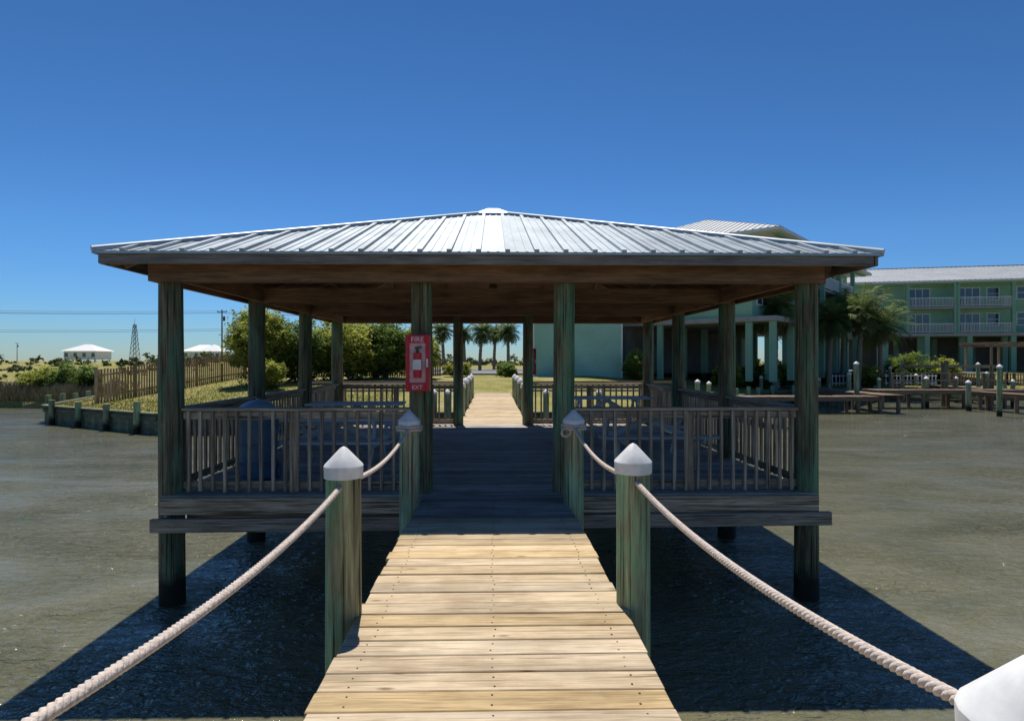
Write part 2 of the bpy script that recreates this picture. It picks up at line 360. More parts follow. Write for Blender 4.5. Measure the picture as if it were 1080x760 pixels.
# ---------------------------------------------------------------- pavilion
PV=empty('pavilion',(0,0,0))
Y0=7.7;Y1=15.7;W=4.0;YC=11.7;E=4.535
PR=0.145
ys=[Y0,Y0+8/3,Y0+16/3,Y1]
bb=B()
BT=EYE+0.96
for sx in (-1,1):
    for y in ys:
        bb.cyl((sx*W,y,-2.6),(sx*W+U(-.03,.03),y,BT+0.2),PR*1.05,PR*0.93,20,rings=8,wob=.035)
for x in (-0.89,0.89):
    for y in (Y0,Y1): bb.cyl((x,y,-2.6),(x+U(-.015,.015),y,BT+0.2),PR*.98,PR*.88,20,rings=8,wob=.035)
bb.obj('posts',M_post,PV)
bb=B()
for y in (Y0-0.2,Y1+0.2): bb.beam((-W-0.17,y,BT+0.135),(W+0.10,y,BT+0.135),0.09,0.27,var=.5)
for y in (Y0+0.02,Y1-0.02): bb.beam((-W-0.1,y,BT+0.14),(W+0.1,y,BT+0.14),0.08,0.25,var=.2)
for y in ys[1:3]:
    for o in (-0.17,0.17): bb.beam((-W,y+o,BT+0.12),(W,y+o,BT+0.12),0.05,0.24)
for sx in (-1,1):
    for o in (-0.17,0.17): bb.beam((sx*W+o,Y0-0.1,BT+0.125),(sx*W+o,Y1+0.1,BT+0.125),0.05,0.24)
    bb.beam((sx*1.3,Y0,BT+0.33),(sx*1.3,Y1,BT+0.33),0.05,0.14)
    bb.beam((sx*2.6,Y0,BT+0.33),(sx*2.6,Y1,BT+0.33),0.05,0.14)
bb.beam((0,YC,BT+0.25),(0,YC,EYE+2.7),0.14,0.14,up=(0,1,0))
ZE=EYE+1.27; ZA=EYE+2.80; sl=(ZA-ZE)/E
def rz_(inset): return ZE+sl*inset
k=-E+0.3
while k<E-0.2:
    ins=E-abs(k)
    if ins>0.3:
        for q in range(4):
            c,s_=[(1,0),(0,1),(-1,0),(0,-1)][q]
            def T(x,y):
                return (x*c-y*s_, YC+x*s_+y*c)
            p=T(k,-E+0.03); e=T(k,-E+ins-0.02)
            bb.beam((p[0],p[1],ZE-0.085),(e[0],e[1],rz_(ins)-0.085),0.045,0.13)
    k+=0.6
for a in (-1,1):
    for c in (-1,1): bb.beam((a*(E-.05),YC+c*(E-.05),ZE-0.09),(0,YC,ZA-0.09),0.06,0.16)
bb.obj('roof_framing',M_beam,PV)
bb=B()
def TT(q,x,y,z):
    c,s_=[(1,0),(0,1),(-1,0),(0,-1)][q]
    return (x*c-y*s_, YC+x*s_+y*c, z)
nb=30
for q in range(4):
    for i in range(nb):
        a=E*i/nb; e=E*(i+0.97)/nb; v=R()
        bb.face([TT(q,-(E-a),-E+a,rz_(a)-.012),TT(q,-(E-e),-E+e,rz_(e)-.012),TT(q,(E-e),-E+e,rz_(e)-.012),TT(q,(E-a),-E+a,rz_(a)-.012)],
          [(0,a),(0,e),(2*(E-e),e),(2*(E-a),a)],v)
bb.obj('roof_sheathing',M_beam,PV)
bb=B()
for q in range(4):
    p=TT(q,-E-.02,-E-0.02,ZE-0.075); e=TT(q,E-0.025,-E-0.02,ZE-0.075)
    bb.beam(p,e,0.04,0.15,var=.6)
bb.obj('fascia',M_fascia,PV,bevel=.004)
bb=B(); ov=0.07; EE=E+ov; zE=ZE+0.012-ov*sl
def mz(ins): return zE+ (ZA+0.015-zE)*ins/EE
for q in range(4):
    edges=[-EE+2*EE*i/27 for i in range(28)]
    for x0,x1 in zip(edges,edges[1:]):
        v=R(); i0=EE-abs(x0); i1=EE-abs(x1)
        pts=[TT(q,x0,-EE,mz(0)),TT(q,x1,-EE,mz(0)),TT(q,x1,-EE+i1,mz(i1)),TT(q,x0,-EE+i0,mz(i0))]
        if i0<1e-6: pts=pts[:3]
        if i1<1e-6: pts=[pts[0],pts[1],pts[3]]
        if x0<0<x1:
            pts=[TT(q,x0,-EE,mz(0)),TT(q,x1,-EE,mz(0)),TT(q,x1,-EE+i1,mz(i1)),TT(q,0,0,mz(EE)),TT(q,x0,-EE+i0,mz(i0))]
        bb.face(pts,None,v)
        for x,big in ((x0,1),(x0+(x1-x0)/3,0),(x0+(x1-x0)*2/3,0)):
            ins=EE-abs(x)
            if ins>0.12:
                p=Vector(TT(q,x,-EE-0.004,mz(0)+.012)); e=Vector(TT(q,x,-EE+ins-0.03,mz(ins-0.03)+.012))
                if big: bb.beam(p,e,0.055,0.046,var=v)
                else: bb.beam(p-Vector((0,0,.010)),e-Vector((0,0,.010)),0.03,0.014,var=v)
    bb.beam(TT(q,-EE,-EE,mz(0)-.012),TT(q,EE-.02,-EE,mz(0)-.012),0.012,0.03,var=.9)
for a in (-1,1):
    for c in (-1,1):
        bb.cyl((a*EE*1.0,YC+c*EE,mz(0)+.015),(0,YC,mz(EE)+.02),0.045,0.045,8,var=.8)
hw=0.33
for q in range(4):
    zt=mz(EE)+0.075; zb=mz(EE-hw)+0.05
    bb.face([TT(q,-hw,-hw,zb),TT(q,hw,-hw,zb),TT(q,0.1,-0.1,zt),TT(q,-0.1,-0.1,zt)],None,.9)
    bb.face([TT(q,-hw,-hw,zb-.04),TT(q,hw,-hw,zb-.04),TT(q,hw,-hw,zb),TT(q,-hw,-hw,zb)],None,.6)
bb.face([(-.1,YC-.1,zt),(.1,YC-.1,zt),(.1,YC+.1,zt),(-.1,YC+.1,zt)],None,.9)
bb.obj('metal_roof',M_roof,PV)
bb=B(); y=Y0-0.16
while y<Y1+0.15:
    bb.box(-W-0.05+U(-.01,.01),W+0.05+U(-.01,.01),y,y+0.139,-0.036+U(-.002,.002),0.0+U(-.002,.002)); y+=0.146
bb.obj('deck',M_deck,PV,bevel=.003)
bb=B()
bb.beam((-W-0.05,Y0-0.19,-0.125),(W+0.05,Y0-0.19,-0.125),0.045,0.2,var=.8)
bb.beam((-W-0.14,Y0-0.235,-0.350),(W+0.18,Y0-0.235,-0.300),0.07,0.16,var=.3)
bb.beam((-W-0.14,Y1+0.2,-0.325),(W+0.16,Y1+0.2,-0.325),0.07,0.19)
for sx in (-1,1): bb.beam((sx*(W+0.01),Y0-0.16,-0.155),(sx*(W+0.01),Y1+.16,-0.155),0.045,0.23)
for y in ys:
    for o in (-.17,.17):
        if not(y==Y0 and o<0) and not (y==Y1 and o>0): bb.beam((-W+.1,y+o,-.38),(W-.1,y+o,-.38),.05,.2)
for i in range(12): bb.beam((-3.6+i*.65,Y0-.15,-0.15),(-3.6+i*.65,Y1+.15,-0.15),.045,.2)
bb.obj('deck_framing',M_rail,PV,bevel=.004)
bb=B()
def railing(p0,p1,n,out):
    p0=Vector(p0);p1=Vector(p1);out=Vector(out); d=p1-p0
    Z=lambda z:Vector((0,0,z))
    bb.beam(p0+Z(1.04),p1+Z(1.04),0.15,0.036,var=.75)
    bb.beam(p0+Z(0.965)-out*.0,p1+Z(.965),0.038,0.09)
    bb.beam(p0+Z(0.10),p1+Z(.10),0.038,0.09)
    for k in range(n):
        p=p0+d*((k+.5)/n)+out*0.04
        bb.beam(p+Z(0.02+U(-.01,.01)),p+Z(1.018)+d.normalized()*U(-.008,.008),0.038+U(-.002,.003),0.036,up=(out.x,out.y,0.0))
def flr(p0,p1,out,pitch=.148): railing(p0,p1,int((Vector(p1)-Vector(p0)).length/pitch),out)
for sx in (-1,1):
    flr((sx*(W-.14),Y0,0),(sx*1.02,Y0,0),(0,-1,0)); flr((sx*(W-.14),Y1,0),(sx*1.02,Y1,0),(0,1,0))
    for a,c in zip(ys,ys[1:]): flr((sx*W,a+.14,0),(sx*W,c-.14,0),(sx,0,0))
    bb.beam((sx*2.5,Y0+.02,0),(sx*2.5,Y0+.02,1.0),.09,.09,up=(0,1,0)); bb.beam((sx*2.5,Y1,0),(sx*2.5,Y1,1.0),.09,.09,up=(0,1,0))
bb.obj('railing',M_rail,PV,bevel=.003)

# ---------------------------------------------------------------- walkways
WK=empty('walkway')
hwk=0.875
bb=B(); bo=B(); y=-6.0
nl=B()
while y<Y0-0.26:
    pw=0.176
    tgt=bb if y<6.3 else bo  # planks nearest the pavilion get the shadow-greyed colour
    xa=-hwk+U(-.022,.012); xb=hwk+U(-.012,.022); z=U(-.004,.004)
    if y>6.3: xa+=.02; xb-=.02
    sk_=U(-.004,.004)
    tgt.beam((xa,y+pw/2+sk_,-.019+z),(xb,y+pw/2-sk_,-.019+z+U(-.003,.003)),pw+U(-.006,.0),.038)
    if 1.5<y<7.4:
        for x in (-.72,0.0,.72):
            for q in (.04,.13):
                xx=x+U(-.015,.015); yy=y+q+U(-.008,.008)
                nl.cyl((xx,yy,z-.003),(xx,yy,z+.002),.006,.006,6)
    y+=0.185
bb.obj('planks',M_new,WK,bevel=.005); bo.obj('roof_shade_planks',M_roofshade,WK,bevel=.004); nl.obj('nails',M_pole,WK)
bb=B()
for x in (-.78,0,.78): bb.beam((x,-6,-.137),(x,Y0-.3,-.137),.045,.19)
for y in (-1.9,1.136,4.05,6.95): bb.beam((-.86,y+.15,-.33),(.86,y+.15,-.33),.05,.19); bb.beam((-.86,y-.15,-.33),(.86,y-.15,-.33),.05,.19)
bb.obj('stringers',M_rail,WK,bevel=.004)
WK2=empty('walkway'); bb=B(); y=Y1+.2
while y<31:
    bb.box(-hwk+U(-.015,.015),hwk+U(-.015,.015),y,y+.178,-.038,U(-.003,.003)); y+=.185
for x in (-.8,.8): bb.beam((x,Y1+.27,-.137),(x,31,-.137),.045,.19)
bb.obj('planks',M_new,WK2,bevel=.004)

def mpost(x,y,top=1.09,r=0.115,name='mooring_post',bot=-2.6,lean=0.0,cap=True):
    e=empty(name,(x,y,0))
    b1=B(); b1.cyl((0,0,bot),(lean,0,top-(.16 if cap else 0)),r*1.05,r*.97,20,rings=8,wob=.02); b1.obj('piling',M_gpost,e)
    if not cap: return e
    b2=B(); n=20; rr=r*1.08
    def ring(z,q): return [(lean+q*math.cos(2*math.pi*j/n),q*math.sin(2*math.pi*j/n),z) for j in range(n)]
    prof=[(top-.20,rr),(top-.125,rr*1.02),(top-.115,rr*.98),(top-.01,rr*.18),(top,0.004)]
    for (za,qa),(zb,qb) in zip(prof,prof[1:]):
        A=ring(za,qa);C=ring(zb,qb)
        for j in range(n):
            k=(j+1)%n; b2.face([A[j],A[k],C[k],C[j]],None,.5)
    o=b2.obj('cap',M_white,e)
    bm=bmesh.new(); bm.from_mesh(o.data); bmesh.ops.remove_doubles(bm,verts=bm.verts,dist=1e-5)
    for f in bm.faces: f.smooth=True
    for ed in bm.edges:
        if len(ed.link_faces)==2 and ed.calc_face_angle()>math.radians(25): ed.smooth=False
    bm.to_mesh(o.data); bm.free()
    return e
LP=[(-1.0,-1.9),(-0.98,0.98),(-0.975,4.0),(-0.945,6.9)]
RP=[(1.0,-1.9),(1.035,1.14),(0.95,4.12),(0.925,6.98)]
for p in LP+RP: mpost(*p)
def catpts(a,c,sag,n=60):
    a=Vector(a);c=Vector(c)
    return [a.lerp(c,k/n)-Vector((0,0,4*sag*(k/n)*(1-k/n))) for k in range(n+1)]
for P in (LP,RP):
    bb=B()
    sags=[.14,.10,.12]
    hz=[.90,.93,.86,.90]
    for i,((xa,ya),(xb,yb)) in enumerate(zip(P,P[1:])):
        bb.rope(catpts((xa,ya,hz[i]),(xb,yb,hz[i+1] if i!=1 else .85),sags[i]),r=.0088)
    x,y=P[3]
    for zz in (.875,.908):
        lp=[(x+.133*math.cos(t*.2),y+.133*math.sin(t*.2),zz+.004*math.sin(t)) for t in range(0,33)]
        bb.rope(lp,r=.0085)
    for zz in ((.84,) if P is RP else ()):
        lp=[(x-.10+.05*math.cos(t*.3),y-.09+.03*math.sin(t*.5),zz+.05*math.sin(t*.3)) for t in range(0,30)]
        bb.rope(lp,r=.0085)
    bb.obj('rope',M_rope)
for sx in (-1,1):
    ysq=[18.6,21.5,24.4,27.3]
    for y in ysq: mpost(sx*.97,y,top=1.05)
    bb=B()
    for a,c in zip(ysq,ysq[1:]): bb.tube(catpts((sx*.97,a,.8),(sx*.97,c,.8),.14,16),.017,6)
    bb.obj('rope',M_rope)

# ---------------------------------------------------------------- fire extinguisher cabinets
def cabinet(x,y,face,s=1.0):
    e=empty('fire_extinguisher_cabinet',(x,y,1.62)); f=face
    b1=B(); w_,h_,d_=.285,.68,.18
    b1.box(-w_/2,w_/2,-d_/2,d_/2,-h_/2,h_/2)
    yf=f*(d_/2+.012)
    for a in (-1,1):
        b1.box(a*w_/2-.022*(1+a)*1.0,a*w_/2-.022*(1+a)+.044,yf-.012,yf+.012,-h_/2,h_/2)
    b1.box(-w_/2+.045,w_/2-.045,yf-.011,yf+.011,h_/2-.10,h_/2); b1.box(-w_/2+.045,w_/2-.045,yf-.011,yf+.011,-h_/2,-h_/2+.10)
    b1.cyl((0,yf-f*.004,-.18),(0,yf-f*.004,.12),.05,.05,14)
    b1.obj('case',M_red,e,bevel=.004)
    b2=B(); b2.box(-w_/2+.045,w_/2-.045,f*(d_/2+.002)-.002,f*(d_/2+.002)+.002,-h_/2+.1,h_/2-.1); b2.obj('window',M_pane,e)
    b3=B(); b3.box(-.05,.05,yf+f*.046-.002,yf+f*.046+.002,-.08,.04); b3.box(w_/2-.035,w_/2-.015,yf+f*.02-.008,yf+f*.02+.008,-.05,.05); b3.obj('label',M_white,e)
    b4=B(); b4.cyl((0,yf,.12),(0,yf,.17),.018,.018,8); b4.beam((-.03,yf,.18),(.05,yf,.19),.02,.02); b4.obj('valve',M_pole,e)
    if f<0:
        for (tx,tz,sz) in (('FIRE',.255,.085),('EXT',-.315,.07)):
            t=bpy.data.curves.new('lettering','FONT'); t.body=tx; t.size=sz; t.extrude=.001; t.align_x='CENTER'
            t.materials.append(M_white); o=bpy.data.objects.new('lettering',t); sc.collection.objects.link(o); o.parent=e
            o.location=(0,yf-.014,tz); o.rotation_euler=(math.pi/2,0,0)
cabinet(-0.89-.02,Y0-PR-.095,-1)
cabinet(0.98,Y1+.25,-1)

# ---------------------------------------------------------------- picnic tables
def table(x,y,rz=0,h=.76):
    e=empty('picnic_table',(x,y,0),rz); b1=B()
    for i in range(5): b1.box(-.95,.95,-.37+i*.15,-.37+i*.15+.14,h-.04,h)
    for sy in (-1,1):
        for i in range(2):
            a=sy*(.62+i*.145); b1.box(-.95,.95,a-.067,a+.067,.43,.468)
    for xx in (-.62,.62):
        b1.beam((xx,-.36,h-.07),(xx,.36,h-.07),.04,.09); b1.beam((xx+.045,-.82,.39),(xx+.045,.82,.39),.04,.09)
        for sy in (-1,1): b1.beam((xx,sy*.2,h-.1),(xx,sy*.66,.0),.04,.09)
    b1.beam((-.6,0,.40),(-.0,0,h-.08),.04,.09);b1.beam((.6,0,.40),(.0,0,h-.08),.04,.09)
    b1.obj('table',M_table,e,bevel=.004)
table(-2.75,12.4,.05,.80); table(-2.45,9.7,0.0,.76); table(2.55,13.6,-.03,.84); table(2.6,10.2,.03)
e=empty('trash_can',(-3.22,8.42,0)); b1=B()
b1.cyl((0,0,.06),(0,0,.86),.225,.275,24,rings=2); 
for z in (.25,.5,.75): b1.cyl((0,0,z),(0,0,z+.025),.255+.03*z,.257+.03*z,24)
b1.box(-.2,.2,.12,.26,.02,.12); b1.obj('barrel',M_blue,e)
b2=B(); b2.cyl((0,0,.86),(0,0,.91),.295,.295,24)
pr=[(.91,.285),(.98,.26),(1.05,.2),(1.10,.1),(1.115,.02)]
for (za,ra),(zb,rb) in zip(pr,pr[1:]): b2.cyl((0,0,za),(0,0,zb),ra,rb,24,caps=False)
b2.cyl((0,0,1.1),(0,0,1.13),.03,.03,10); b2.obj('lid',M_lid,e)
b3=B(); b3.cyl((-.22,.24,.11),(-.15,.24,.11),.11,.11,16); b3.cyl((.15,.24,.11),(.22,.24,.11),.11,.11,16); b3.box(-.28,-.22,-.04,.04,.66,.72); b3.box(.24,.31,-.04,.04,.66,.72); b3.obj('wheels_and_handles',M_blue,e)

# ---------------------------------------------------------------- fences
def picket(name,p0,p1,hh,pitch=.15,mat=M_fence,wd=.12):
    bb=B(); p0=Vector(p0);p1=Vector(p1); d=p1-p0; n=int(d.length/pitch); dn=d.normalized()
    for k in range(n):
        p=p0+d*((k+.5)/n); z=gz(p.x,p.y)-.05
        bb.beam((p.x,p.y,z),(p.x,p.y,z+hh+U(-.04,.04)),.02,wd,up=dn)
    nrm=Vector((-dn.y,dn.x,0))*.04
    m_=max(2,int(d.length/2.4))
    for k in range(m_):
        a=p0+d*(k/m_)+nrm; c=p0+d*((k+1)/m_)+nrm; za=gz(a.x,a.y); zc=gz(c.x,c.y)
        for f in (.2,.8): bb.beam((a.x,a.y,za+hh*f),(c.x,c.y,zc+hh*f),.04,.09)
        bb.beam((a.x,a.y,za-.2),(a.x,a.y,za+hh+.08),.1,.1,up=(0,1,0))
    return bb.obj(name,mat)
picket('wooden_fence',(-20.0,31.2,0),(-17.6,43.5,0),1.75,pitch=.19)
picket('wooden_fence',(-17.6,43.6,0),(-4,47,0),1.8,pitch=.17)
picket('white_fence',(28,50,0),(37,50,0),1.0,pitch=.3,mat=M_wtrim,wd=.08)
picket('wooden_fence',(38,50,0),(75,50,0),1.1,pitch=.22)
# pergola near the right-hand shore
e=empty('pergola',(48.5,56,.45)); b1=B()
for x in (-3.2,0,3.2):
    for y in (-1.5,1.5): b1.beam((x,y,-.2),(x,y,2.5),.16,.16,up=(0,1,0))
for y in (-1.5,1.5): b1.beam((-3.7,y,2.6),(3.7,y,2.6),.1,.22)
for i in range(15): b1.beam((-3.5+i*.5,-2,2.8),(-3.5+i*.5,2,2.8),.05,.16)
b1.obj('frame',M_dock,e)

# ---------------------------------------------------------------- vegetation
def leaves(bb,blobs,per,size,clumps=26,flat=0.0):
    for (c,r) in blobs:
        c=Vector(c); r=Vector(r)
        for k in range(clumps):
            while True:
                d=Vector((U(-1,1),U(-1,1),U(-.75,1)))
                if .25<d.length<1: break
            d=d.normalized()*U(.5,1.02)
            cc=Vector((c.x+d.x*r.x,c.y+d.y*r.y,c.z+d.z*r.z)); cr=U(.2,.42)*min(r)
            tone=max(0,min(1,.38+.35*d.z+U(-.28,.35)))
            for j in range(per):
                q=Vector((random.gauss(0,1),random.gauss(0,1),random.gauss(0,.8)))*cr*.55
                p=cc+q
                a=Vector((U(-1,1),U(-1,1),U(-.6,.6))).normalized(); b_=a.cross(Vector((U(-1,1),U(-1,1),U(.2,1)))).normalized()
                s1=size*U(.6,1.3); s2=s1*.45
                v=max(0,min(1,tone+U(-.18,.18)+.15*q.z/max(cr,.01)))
                bb.face([p-a*s1,p+b_*s2,p+a*s1,p-b_*s2],None,v)
def shrub(name,x,y,w_,h_,mat,per=90,size=.09,clumps=60,dz=0,depth=None):
    z=gz(x,y)+dz; b1=B(); dd=depth or w_
    bl=[]
    n=5
    bl.append(((0,0,h_*.5),(w_*.42,dd*.42,h_*.5)))
    for i in range(n):
        a=i/n*6.28+R(); bl.append(((math.cos(a)*w_*.26,math.sin(a)*dd*.26,h_*U(.35,.6)),(w_*.25,dd*.25,h_*U(.28,.42))))
    e=empty(name,(x,y,z))
    leaves(b1,bl[:1],per,size,clumps); leaves(b1,bl[1:],per,size,clumps//4)
    b1.obj('foliage',mat,e)
    b2=B()
    for i in range(7):
        a=i/7*6.28; b2.cyl((math.cos(a)*.08,math.sin(a)*.08,-.1),(math.cos(a)*w_*.28,math.sin(a)*dd*.28,h_*.7),.045,.012,6)
    b2.obj('branches',M_bark,e)
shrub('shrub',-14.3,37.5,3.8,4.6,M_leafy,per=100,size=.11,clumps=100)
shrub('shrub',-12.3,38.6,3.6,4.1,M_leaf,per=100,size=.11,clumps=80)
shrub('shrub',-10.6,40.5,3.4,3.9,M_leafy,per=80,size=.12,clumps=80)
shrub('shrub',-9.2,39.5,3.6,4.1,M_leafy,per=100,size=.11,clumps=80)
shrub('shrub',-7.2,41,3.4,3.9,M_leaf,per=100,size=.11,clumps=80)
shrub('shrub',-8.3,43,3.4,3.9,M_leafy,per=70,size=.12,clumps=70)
shrub('shrub',-5.2,42,3.0,3.5,M_leafy,per=90,size=.11,clumps=70)
shrub('shrub',-12.5,34.5,1.6,1.7,M_leafy,per=60,size=.08)
shrub('shrub',-28.2,42,3.4,2.3,M_leaf,per=90,size=.09,clumps=70)
shrub('shrub',-31.5,44,3.8,1.7,M_leafy,per=90,size=.09,clumps=60)
shrub('shrub',20.5,46.5,3.2,2.2,M_leaf,per=80,size=.09)
shrub('shrub',17.6,45.5,2.4,1.8,M_leafy,per=70,size=.09)
shrub('shrub',23.5,48.5,3.0,2.0,M_leafy,per=70,size=.09)
shrub('shrub',36.0,52,4.0,2.5,M_leaf,per=80,size=.10)
shrub('shrub',39.4,52.5,3.0,1.9,M_leafy,per=70,size=.10)
shrub('shrub',30.5,49,2.4,1.7,M_leafy,per=60,size=.09)
shrub('shrub',10.6,45,1.8,2.1,M_leaf,per=70,size=.08)
shrub('shrub',1.0,44,1.8,1.0,M_leaf,per=60,size=.08,clumps=40)
shrub('shrub',-2.6,44.5,2.2,1.0,M_leafy,per=60,size=.08,clumps=40)
bb=B(); bl=[]
for i in range(170):
    x=U(-300,60); y=U(95,170) if x<-30 else U(110,170)
    hh=U(.7,1.9); bl.append(((x,y,gz(x,y)+hh*.3),(U(2.5,6),U(2,4),hh)))
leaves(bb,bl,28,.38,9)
bl=[]
for i in range(90):
    x=U(-110,-32); y=U(46,80); hh=U(.25,.7); bl.append(((x,y,gz(x,y)+hh*.2),(U(1,2.6),U(1,2),hh)))
leaves(bb,bl,34,.15,9)
bb.obj('distant_scrub',M_scrub)
bb=B()
def blade(x,y,z,h_,w_,v):
    a=U(0,6.28); lx=U(-.3,.3)*h_; ly=U(-.3,.3)*h_; c=math.cos(a)*w_; s_=math.sin(a)*w_
    bb.face([(x-c,y-s_,z),(x+c,y+s_,z),(x+lx*.4+c*.6,y+ly*.4+s_*.6,z+h_*.6),(x+lx,y+ly,z+h_)],None,v)
for i in range(16000):
    x=-24.5-abs(random.gauss(0,16)); y=ysh(x)+.1+abs(random.gauss(0,1.7))
    n=math.sin(x*1.3)*math.sin(y*1.1+x*.4)
    blade(x,y,gz(x,y)-.05,U(.5,1.05)*(1+.3*n),.016,max(0,min(1,U(.1,.8)+.25*n)))
bb.obj('marsh_grass',M_marsh)
bb=B()
for i in range(24000):
    x=U(-22,-5); y=ysh(x)+.3+U(0,17)*R()**.5
    blade(x,y,gz(x,y)-.02,U(.05,.14),.014,U(.1,1))
for i in range(9000):
    x=U(9,45); y=ysh(x)+.3+U(0,6); blade(x,y,gz(x,y)-.02,U(.05,.16),.014,U(0,.8))
bb.obj('grass',M_grass)

def palm(x,y,h_,seed,cr=1.5,base=None):
    random.seed(seed); z=gz(x,y) if base is None else base; e=empty('palm_tree',(x,y,z))
    b1=B(); bx,by=U(-.35,.35),U(-.35,.35); n=10; prev=Vector((0,0,-.2))
    for k in range(1,n+1):
        t=k/n; p=Vector((bx*t*t,by*t*t,h_*t)); b1.cyl(prev,p,.20-.05*(t-1/n)+.02,.20-.06*t,12,caps=False); prev=p
    b1.obj('trunk',M_trunk,e); top=prev
    for mat,nm,n,e0,e1 in ((M_palm,'fronds',50,1.35,-.6),(M_dead,'dead_fronds',10,-.6,-1.2)):
        b2=B()
        for i in range(n):
            el_=e0+(e1-e0)*(i+R())/n; a=i*2.399+U(-.3,.3); Lf=cr*U(.7,1.2)*(.75 if n<20 else 1)
            dr=U(.4,1.1); p=top.copy(); pts=[]; ang=el_; m_=9
            for k in range(m_+1):
                pts.append(p.copy()); p=p+Vector((math.cos(a)*math.cos(ang),math.sin(a)*math.cos(ang),math.sin(ang)))*(Lf/m_)
                ang-=dr/m_*(1.2 if ang>-1.3 else 0)
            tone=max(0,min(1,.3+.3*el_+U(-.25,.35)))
            side=Vector((-math.sin(a),math.cos(a),0))
            b2.tube(pts,.014,3,var=tone)
            for k in range(2,m_+1):
                d=(pts[k]-pts[k-1]).normalized(); 
                for f in (0,.5):
                    o=pts[k-1].lerp(pts[k],f)
                    for sgn in (-1,1):
                        ll=Lf*.42*(1-.45*abs(k/m_-.55)*1.5)*U(.8,1.15)
                        tip=o+side*(sgn*ll*.7)+d*ll*.6+Vector((0,0,-ll*U(.15,.5)))
                        wv=d*.05
                        b2.face([o-wv,o+wv,tip],None,max(0,min(1,tone+U(-.15,.15))))
        b2.obj(nm,mat,e)
for i,(px,d,h_,cr) in enumerate([(793,47,5.6,2.2),(820,44,6.0,2.4),(841,48,5.8,2.2),(878,48,5.5,2.1),(893,53,6.4,2.2),(910,48,6.1,2.6),(934,49,5.0,2.3),(664,60,3.2,1.3),
     (468,70,4.6,1.6),(490,74,4.4,1.5),(506,68,4.4,1.6),(521,75,4.6,1.6),(536,70,4.5,1.6),(447,72,4.2,1.5)]):
    palm((px-520)/643*d,d,h_,100+i,cr)
random.seed(21)

